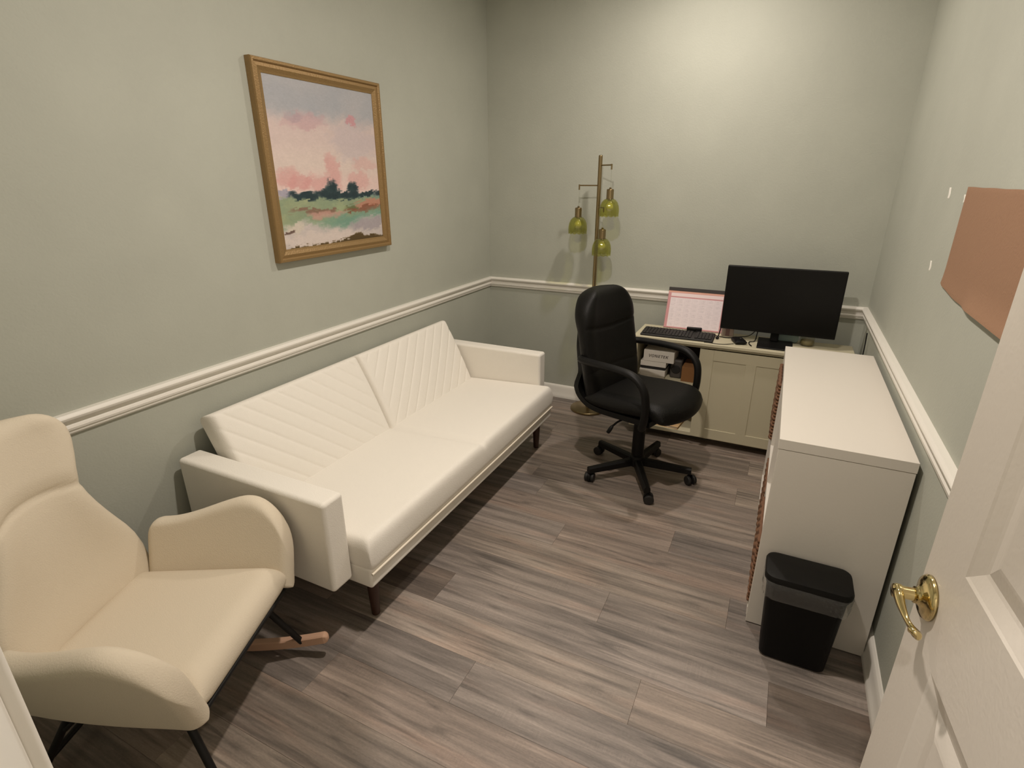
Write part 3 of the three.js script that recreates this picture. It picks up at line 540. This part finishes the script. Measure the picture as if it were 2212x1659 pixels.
// things in the open compartment
function canvasTex(w, h, draw) { const c = document.createElement('canvas'); c.width = w; c.height = h; const x = c.getContext('2d'); draw(x, w, h); const t = new THREE.CanvasTexture(c); t.colorSpace = THREE.SRGBColorSpace; t.anisotropy = 8; return t; }
function faceZ(x0, x1, y0, y1, z) { const g = new THREE.PlaneGeometry(x1 - x0, y1 - y0); g.translate((x0 + x1) / 2, (y0 + y1) / 2, z); return g; }
{
  const b = thing('carton', 'white carton with dark lettering on top of the pile in the open compartment', 'box', [1.255, 0.39, 0.34]);
  part('carton_body', rbox(0.02, 0.208, 0.104, 0.176, -0.16, 0, 0.002), M.paper, b);
  const tex = canvasTex(512, 200, (x, w, h) => { x.fillStyle = '#d8d2c8'; x.fillRect(0, 0, w, h); x.fillStyle = '#554c46'; x.font = 'bold 76px sans-serif'; x.textAlign = 'center'; x.save(); x.translate(w / 2 - 10, h / 2 + 22); x.transform(1, 0, -0.18, 1, 0, 0); x.fillText('VONETEK', 0, 0); x.restore(); });
  part('printed_label', faceZ(0.022, 0.206, 0.106, 0.174, 0.0006), new THREE.MeshStandardMaterial({ map: tex, roughness: 0.8 }), b, 'dark capital lettering on the front');
}
{
  const b = thing('slim_box', 'slim white box with a dark lid gap under the lettered carton', 'box', [1.255, 0.39, 0.34]);
  part('lid', rbox(0.004, 0.163, 0.071, 0.103, -0.15, 0, 0.002), M.paper, b); part('tray', rbox(0.007, 0.16, 0.052, 0.0705, -0.147, -0.006, 0.002), M.dark, b);
}
{
  const b = thing('slim_box', 'slim white box at the bottom of the pile on the cabinet shelf', 'box', [1.255, 0.39, 0.34]);
  part('lid', rbox(0.002, 0.162, 0.013, 0.051, -0.15, 0.004, 0.002), M.paper, b); part('tray', rbox(0.005, 0.159, 0.0, 0.0125, -0.147, 0, 0.002), M.paper, b);
}
{
  const g = new THREE.Group();
  const b = thing('desktop_speaker', 'dark grey gadget standing between the white boxes and the brown carton', 'speaker', [1.478, 0.39, 0.30]);
  part('housing', rbox(-0.04, 0.032, 0, 0.12, -0.09, 0.0, 0.012, 4), std(0x494440, 0.6), b);
  part('grille', lathe([[0, 0], [0.026, 0], [0.028, 0.003], [0.024, 0.006], [0, 0.004]], 24).rotateX(Math.PI / 2).translate(-0.004, 0.06, -0.001), M.dark, b);
}
{
  const b = thing('brown_carton', 'small brown cardboard box at the right end of the cabinet shelf', 'box', [1.515, 0.39, 0.335]);
  part('carton_body', rbox(0, 0.092, 0, 0.094, -0.17, 0, 0.002), M.kraft, b); part('flap', rbox(0.001, 0.091, 0.0945, 0.097, -0.168, -0.085, 0.001), M.kraft, b); part('flap', rbox(0.001, 0.091, 0.0945, 0.097, -0.083, -0.001, 0.001), M.kraft, b);
}
{
  const b = thing('folder', 'tan folder of papers lying in the bottom of the cabinet', 'folder', [1.43, 0.075, 0.25], -0.12);
  part('cover', rbox(-0.12, 0.12, 0.0, 0.003, -0.11, 0.11, 0.001), std(0xc9a878, 0.8), b);
  part('sheets', rbox(-0.112, 0.115, 0.0032, 0.014, -0.105, 0.105, 0.001), M.paper, b);
  part('cover', rbox(-0.12, 0.12, 0.0142, 0.017, -0.11, 0.11, 0.001), std(0xcaa77a, 0.8), b);
}
// things on the desk
{
  const b = thing('keyboard', 'black computer keyboard along the front of the desk', 'keyboard', [1.462, TOPY, 0.30], 0.02);
  part('case', (() => { const g = rbox(-0.213, 0.213, 0, 0.018, -0.082, 0.082, 0.006, 3); const p = g.attributes.position; for (let i = 0; i < p.count; i++) if (p.getY(i) > 0.009) p.setY(i, p.getY(i) - (p.getZ(i) + 0.082) / 0.164 * 0.006); g.computeVertexNormals(); return g; })(), M.plasticSoft, b);
  const keys = []; for (let r = 0; r < 6; r++) for (let c = 0; c < 21; c++) { if (c === 15 || (r === 5 && c > 3 && c < 9)) continue; const x = -0.202 + c * 0.0193 , z = -0.066 + r * 0.0225, y = 0.0178 - (z + 0.082) / 0.164 * 0.006; keys.push(rbox(x, x + 0.0165, y, y + 0.0055, z, z + 0.018, 0.0015, 1)); }
  keys.push(rbox(-0.202 + 4 * 0.0193, -0.202 + 9 * 0.0193 - 0.003, 0.0125, 0.0178, -0.066 + 5 * 0.0225, -0.066 + 5 * 0.0225 + 0.018, 0.0015, 1));
  const k = part('keys', keys, std(0x22201e, 0.6), b); k.userData.kind = 'stuff';
}
{
  const b = thing('webcam', 'small black webcam lying on the back of the keyboard against the calendar', 'webcam', [1.545, TOPY, 0.212], 0.1);
  part('camera_bar', rbox(-0.045, 0.045, 0.014, 0.04, -0.012, 0.012, 0.006, 3), M.plastic, b); part('clip', rbox(-0.018, 0.018, 0, 0.0145, -0.008, 0.02, 0.004), M.plastic, b);
  part('lens', lathe([[0, 0], [0.009, 0], [0.009, 0.004], [0, 0.003]], 20).rotateX(Math.PI / 2).translate(0, 0.027, 0.012), M.screen, b);
}
{
  const b = thing('mouse', 'black computer mouse beside the keyboard', 'mouse', [1.812, TOPY, 0.30], 0.35);
  part('body', pad(16, 16, (s, t) => [(s - 0.5) * 0.066, 0.014, (t - 0.5) * 0.112], (s, t, sd) => sd > 0 ? 0.022 : 0.0135, 0.4, 0.35, () => 0, 2.1), M.plastic, b);
  part('scroll_wheel', lathe([[0, -0.004], [0.008, -0.004], [0.008, 0.004], [0, 0.004]], 14).rotateZ(Math.PI / 2).translate(0, 0.031, 0.03), M.plasticSoft, b);
}
single('mouse_cable', tube([[1.79, TOPY + 0.004, 0.352], [1.74, TOPY + 0.0025, 0.385], [1.70, TOPY + 0.0025, 0.392], [1.665, TOPY + 0.0025, 0.387], [1.63, TOPY + 0.0025, 0.388]], 0.0018, 40, 6), M.plastic, 'thin dark cable curling from the mouse along the desk edge', 'cable');
{
  const b = thing('monitor', 'large black computer monitor switched off on the desk', 'monitor', [1.997, TOPY, 0.25]);
  part('housing', rbox(-0.302, 0.302, 0.062, 0.435, -0.03, 0, 0.004, 3), M.plastic, b);
  part('screen', rbox(-0.297, 0.297, 0.074, 0.43, -0.001, 0.0012, 0.0005), M.screen, b);
  part('neck', rbox(-0.022, 0.022, 0.008, 0.2, -0.062, -0.03, 0.006, 3), M.plastic, b);
  part('stand_base', rbox(-0.085, 0.10, 0, 0.009, -0.10, 0.125, 0.004, 3), M.plastic, b);
}
{
  const b = thing('desk_calendar', 'pink bordered monthly planner pad leaning on the wall behind the keyboard', 'calendar', [1.52, TOPY + 0.001, 0.135]);
  b.rotation.x = -Math.atan2(0.085, 0.245);
  part('board', rbox(-0.178, 0.178, 0, 0.262, -0.006, 0, 0.001), std(0x4a4038, 0.8), b);
  part('binding_strip', rbox(-0.178, 0.178, 0.240, 0.262, 0, 0.003, 0.001), std(0x2a2320, 0.6), b, 'dark binding strip along the top');
  const tex = canvasTex(1024, 700, (x, w, h) => {
    x.fillStyle = '#cf9799'; x.fillRect(0, 0, w, h); x.fillStyle = '#e0aa98'; x.fillRect(0, 0, w, 34); x.fillStyle = '#f0dcdc'; x.fillRect(52, 40, w - 104, 62); x.fillStyle = '#ecdfe2'; x.fillRect(52, 126, w - 104, h - 150);
    x.strokeStyle = '#cdbfc4'; x.lineWidth = 2; for (let i = 1; i < 7; i++) { x.beginPath(); x.moveTo(52 + i * (w - 104) / 7, 126); x.lineTo(52 + i * (w - 104) / 7, h - 24); x.stroke(); } for (let i = 1; i < 6; i++) { x.beginPath(); x.moveTo(52, 126 + i * (h - 150) / 6); x.lineTo(w - 52, 126 + i * (h - 150) / 6); x.stroke(); }
    const r = rng(9); x.strokeStyle = '#c4b8bd'; x.lineWidth = 2; for (let i = 0; i < 42; i++) { const cx = 60 + (i % 7) * (w - 104) / 7, cy = 140 + Math.floor(i / 7) * (h - 150) / 6; for (let k = 0; k < 2 + 3 * r(); k++) { const yy = cy + 10 + k * 15; x.beginPath(); x.moveTo(cx + 6, yy); for (let q = 0; q < 12; q++) x.lineTo(cx + 6 + q * (4 + 5 * r()), yy + (r() - 0.5) * 7); x.stroke(); } }
  });
  part('printed_page', faceZ(-0.177, 0.177, 0.002, 0.240, 0.0012), new THREE.MeshStandardMaterial({ map: tex, roughness: 0.75 }), b, 'pink and white month grid with small handwriting');
}
{
  const b = thing('small_package', 'small pale package behind the cables under the monitor', 'box', [1.735, TOPY, 0.165], 0.1);
  part('package_body', rbox(-0.035, 0.035, 0, 0.1, -0.02, 0.02, 0.004), std(0xb9a59c, 0.7), b); part('stripe', rbox(-0.012, 0.012, 0.002, 0.098, -0.021, 0.021, 0.002), std(0x8f6f70, 0.7), b);
}
{
  const b = thing('tissue_pack', 'pale blue-grey soft pack behind the monitor stand', 'tissue pack', [2.06, TOPY, 0.155]);
  part('pack_body', pad(10, 10, (s, t) => [(s - 0.5) * 0.13, 0.03, (t - 0.5) * 0.06], 0.03, 0.15, 0.3, () => 0, 2.4), std(0x8fa3a0, 0.6), b); part('flap', rbox(-0.03, 0.03, 0.0585, 0.062, -0.012, 0.012, 0.001), M.paper, b);
}
{
  const b = thing('glass_jar', 'clear glass jar beside the monitor stand', 'jar', [2.17, TOPY, 0.19]);
  part('glass', lathe([[0, 0.001], [0.036, 0.001], [0.039, 0.006], [0.039, 0.07], [0.037, 0.076], [0.034, 0.076], [0.036, 0.07], [0.036, 0.008], [0, 0.005]], 32), M.clear, b);
  part('contents', lathe([[0, 0.006], [0.034, 0.006], [0.034, 0.03], [0, 0.034]], 24), std(0x9a8d63, 0.8), b);
}
const cab = (name, pts, r, label) => single(name, tube(pts, r, 50, 6), M.plastic, label, 'cable');
cab('monitor_cable', [[1.705, TOPY + 0.10, 0.235], [1.70, TOPY + 0.06, 0.25], [1.694, TOPY + 0.02, 0.262], [1.69, TOPY + 0.008, 0.27]], 0.0035, 'black cable hanging from the left end of the monitor onto the desk');
single('cable_plug', new THREE.SphereGeometry(0.0105, 14, 10).scale(1, 0.75, 1.2).translate(1.69, TOPY + 0.0082, 0.277), M.plastic, 'small round black plug lying beside the keyboard', 'plug');
cab('power_cable', [[1.905, TOPY + 0.1, 0.2], [1.903, TOPY + 0.05, 0.235], [1.895, TOPY + 0.004, 0.245], [1.87, TOPY + 0.004, 0.27], [1.872, TOPY + 0.004, 0.32], [1.885, TOPY + 0.004, 0.355]], 0.003, 'black cable dropping behind the mouse to the desk edge');
cab('usb_cable', [[1.58, TOPY + 0.004, 0.20], [1.68, TOPY + 0.004, 0.215], [1.74, TOPY + 0.004, 0.232], [1.80, TOPY + 0.012, 0.22], [1.86, TOPY + 0.02, 0.19], [1.90, TOPY + 0.06, 0.17]], 0.0025, 'thin dark cable running from the keyboard behind the mouse');
cab('wall_cable', [[2.435, 0.80, 0.30], [2.437, 0.7, 0.31], [2.432, 0.58, 0.33], [2.436, 0.4, 0.33], [2.43, 0.11, 0.32]], 0.003, 'thin dark cable hanging down the right wall beside the monitor');

// ───────────── low white cube shelf with woven baskets ─────────────
{
  const x0 = 2.052, x1 = 2.436, z0 = 0.64, z1 = 1.815, H = 0.77, t = 0.036, yb = 0.004;
  const o = thing('cube_shelf', 'low white cube storage shelf along the right wall', 'shelf', [0, 0, 0]);
  part('top', rbox(x0, x1, H - t, H, z0, z1, 0.0015), M.shelfWhite, o);
  part('bottom', rbox(x0, x1, yb, yb + t, z0 + t, z1 - t, 0.0015), M.shelfWhite, o);
  part('side_panel', rbox(x0 + 0.0015, x1 - 0.0015, yb, H - t - 0.0012, z1 - t, z1 - 0.0008, 0.0015), M.shelfWhite, o); part('side_panel', rbox(x0 + 0.0015, x1 - 0.0015, yb, H - t - 0.0012, z0, z0 + t, 0.0015), M.shelfWhite, o);
  const inner = z1 - z0 - 2 * t, cw = (inner - 2 * 0.016) / 3;
  const mid = yb + t + (H - 2 * t - yb) / 2;
  part('shelf_board', rbox(x0 + 0.002, x1, mid - 0.008, mid + 0.008, z0 + t, z1 - t, 0.001), M.shelfWhite, o);
  for (let k = 1; k < 3; k++) for (const [a, b] of [[yb + t, mid - 0.008], [mid + 0.008, H - t]]) part('divider', rbox(x0 + 0.002, x1, a, b, z0 + t + k * cw + (k - 1) * 0.016, z0 + t + k * cw + k * 0.016, 0.001), M.shelfWhite, o);
  part('back_panel', box(x1 - 0.003, x1, yb + t, H - t, z0 + t, z1 - t), M.shelfWhite, o);
  // woven baskets pushed into the cubes, sticking out a little
  const wick = [std(0x74523c, 0.9), std(0x815e44, 0.9)];
  const label = { '0u': 'brown woven basket in the far upper cube beside the desk', '2d': 'brown woven basket in the near lower cube behind the waste bin', '1d': 'brown woven basket in the middle lower cube of the white shelf' };
  for (const key of Object.keys(label)) {
    const c = +key[0], up = key[1] === 'u', a = z0 + t + c * (cw + 0.016) + 0.012, b = a + cw - 0.024, y0 = up ? mid + 0.008 : yb + t, hgt = 0.305, f = x0 - (c === 2 ? 0.006 : c === 0 ? 0.012 : 0.002), bk = x1 - 0.03;
    const bs = thing('woven_basket', label[key], 'basket', [f, y0, (a + b) / 2], 0, 'woven baskets in the white shelf');
    const hw = (b - a) / 2, dp = bk - f, N = 17;
    part('liner', [box(0.012, dp - 0.012, 0.004, 0.012, -hw + 0.012, hw - 0.012), box(0.01, 0.014, 0.01, hgt - 0.012, -hw + 0.012, hw - 0.012), box(dp - 0.014, dp - 0.01, 0.01, hgt - 0.012, -hw + 0.012, hw - 0.012), box(0.014, dp - 0.014, 0.01, hgt - 0.012, -hw + 0.01, -hw + 0.014), box(0.014, dp - 0.014, 0.01, hgt - 0.012, hw - 0.014, hw - 0.01)], wick[0], bs);
    for (let k = 0; k < N; k++) {
      const y = 0.012 + (k + 0.5) * (hgt - 0.02) / N, pts = [], M2 = 46;
      const per = [[0.008, -hw + 0.008], [0.008, hw - 0.008], [dp - 0.008, hw - 0.008], [dp - 0.008, -hw + 0.008]];
      for (let s = 0; s < 4; s++) { const A = per[s], B = per[(s + 1) % 4], n = s % 2 ? 10 : 13; for (let i = 0; i < n; i++) { const q = i / n, w = (i % 2 ? 1 : -1) * (k % 2 ? 1 : -1) * 0.0018, nx = s === 0 ? -1 : s === 2 ? 1 : 0, nz = s === 1 ? 1 : s === 3 ? -1 : 0; pts.push([A[0] + (B[0] - A[0]) * q + nx * w, y, A[1] + (B[1] - A[1]) * q + nz * w]); } }
      part('weave_row', tube(pts, 0.0082, 92, 6, true), wick[k % 2], bs);
    }
  }
}

// ───────────── waste bin ─────────────
{
  const o = thing('waste_bin', 'slim black plastic waste bin with clear liner beside the white shelf', 'waste bin', [2.208, 0, 1.902], 0.0);
  const rr = (hx, hz, r, y, n = 6) => { const p = []; for (const [sx, sz, a0] of [[1, 1, 0], [-1, 1, 90], [-1, -1, 180], [1, -1, 270]]) for (let i = 0; i <= n; i++) { const a = (a0 + 90 * i / n) * Math.PI / 180; p.push([sx * (hx - r) + Math.cos(a) * r, y, sz * (hz - r) + Math.sin(a) * r]); } return p; };
  const loft = (rings, caps = [1, 1], sm = 0.7) => { const pos = []; const n = rings[0].length; for (let k = 0; k < rings.length - 1; k++) for (let i = 0; i < n; i++) { const j = (i + 1) % n, A = rings[k][i], B = rings[k][j], C = rings[k + 1][j], D = rings[k + 1][i]; pos.push(...A, ...C, ...B, ...A, ...D, ...C); } if (caps[0]) for (let i = 1; i < n - 1; i++) pos.push(...rings[0][0], ...rings[0][i], ...rings[0][i + 1]); const L = rings[rings.length - 1]; if (caps[1]) for (let i = 1; i < n - 1; i++) pos.push(...L[0], ...L[i + 1], ...L[i]); const g = new THREE.BufferGeometry(); g.setAttribute('position', new THREE.Float32BufferAttribute(pos, 3)); return metre(toCreasedNormals(g, sm)); };
  part('body', loft([rr(0.096, 0.052, 0.02, 0.002), rr(0.102, 0.057, 0.022, 0.01), rr(0.118, 0.066, 0.028, 0.305), rr(0.123, 0.07, 0.03, 0.31), rr(0.123, 0.07, 0.03, 0.322)]), phys(0x080707, 0.55, { specularIntensity: 0.35 }), o);
  part('lid', loft([rr(0.122, 0.069, 0.03, 0.3225), rr(0.129, 0.075, 0.033, 0.325), rr(0.13, 0.076, 0.034, 0.34), rr(0.127, 0.073, 0.033, 0.347), rr(0.118, 0.064, 0.03, 0.3495), rr(0.02, 0.012, 0.008, 0.3515)]), phys(0x11100e, 0.5, { specularIntensity: 0.4 }), o);
  // crumpled clear liner folded over the rim
  const r = rng(77), rings = []; const base = [[0.1255, 0.0725, 0.332], [0.131, 0.078, 0.322], [0.1295, 0.0765, 0.305], [0.1285, 0.076, 0.29], [0.127, 0.0745, 0.272], [0.1235, 0.072, 0.256]];
  base.forEach(([hx, hz, y], k) => rings.push(rr(hx, hz, 0.032, y, 10).map((q, i) => { const w = 0.0048 * (vn(i * 0.9, k * 2.3, 4) - 0.5) * 2 * (k ? 1 : 0.2), l = Math.hypot(q[0], q[2]); return [q[0] + q[0] / l * w, q[1] + (k === 5 ? 0.012 * (vn(i * 0.35, 1, 9) - 0.5) : 0), q[2] + q[2] / l * w]; })));
  part('bag_liner', loft(rings, [0, 0], 1.2), M.bag, o, 'clear plastic bag folded over the rim');
}

// ───────────── terracotta sheet and spackle on the right wall ─────────────
{
  const o = thing('terracotta_sheet', 'terracotta coloured sheet stuck on the right wall with its lower edge curling away', 'wall sheet', [W, 1.245, 1.43]);
  const nz = 40, ny = 24, Lz = 0.74, Hy = 0.302, pos = [], uv = [], idx = [];
  const P = (i, j, s) => { const u = i / nz, v = j / ny, z = u * Lz, y0 = -0.012 * sst(0.0, 0.3, u) + 0.006 * sst(0.03, 0, u), y = y0 + v * (Hy - y0) + 0.0005 * Math.sin(u * 23) * v, curl = 0.009 * sst(0.36, 0.5, u) * Math.pow(clamp(1 - v / 0.25), 2) + 0.003 * Math.pow(clamp(1 - v / 0.2), 2); return [-0.0012 - curl - (s ? 0.0016 : 0), y, z]; };
  for (const s of [0, 1]) for (let j = 0; j <= ny; j++) for (let i = 0; i <= nz; i++) pos.push(...P(i, j, s));
  const n1 = (nz + 1) * (ny + 1), id = (s, i, j) => s * n1 + j * (nz + 1) + i;
  const quad = (a, b, c, d) => idx.push(a, b, c, a, c, d);
  for (let j = 0; j < ny; j++) for (let i = 0; i < nz; i++) { quad(id(1, i, j), id(1, i + 1, j), id(1, i + 1, j + 1), id(1, i, j + 1)); quad(id(0, i, j), id(0, i, j + 1), id(0, i + 1, j + 1), id(0, i + 1, j)); }
  for (let i = 0; i < nz; i++) { quad(id(0, i, 0), id(0, i + 1, 0), id(1, i + 1, 0), id(1, i, 0)); quad(id(0, i, ny), id(1, i, ny), id(1, i + 1, ny), id(0, i + 1, ny)); }
  for (let j = 0; j < ny; j++) { quad(id(0, 0, j), id(1, 0, j), id(1, 0, j + 1), id(0, 0, j + 1)); quad(id(0, nz, j), id(0, nz, j + 1), id(1, nz, j + 1), id(1, nz, j)); }
  const g = new THREE.BufferGeometry(); g.setAttribute('position', new THREE.Float32BufferAttribute(pos, 3)); g.setIndex(idx); g.computeVertexNormals();
  part('sheet', metre(g), M.terracotta, o);
}
const spk = (y, z, h, w, label) => single('spackle_streak', pad(6, 12, (s, t) => [W - 0.0004, y + (t - 0.5) * h, z + (s - 0.5) * w + 0.004 * Math.sin(t * 5)], 0.0012, 0.35, 0.2), M.spackle, label, 'spackle mark', 'spackle marks on the right wall');
spk(1.524, 1.203, 0.036, 0.026, 'small white spackle streak on the right wall, upper left of the terracotta sheet');
spk(1.277, 1.206, 0.034, 0.022, 'small white spackle streak on the right wall, lower left of the terracotta sheet');
spk(1.512, 1.418, 0.024, 0.024, 'small white spackle streak touching the left edge of the terracotta sheet');

shade(scene);
renderer.render(scene, camera);
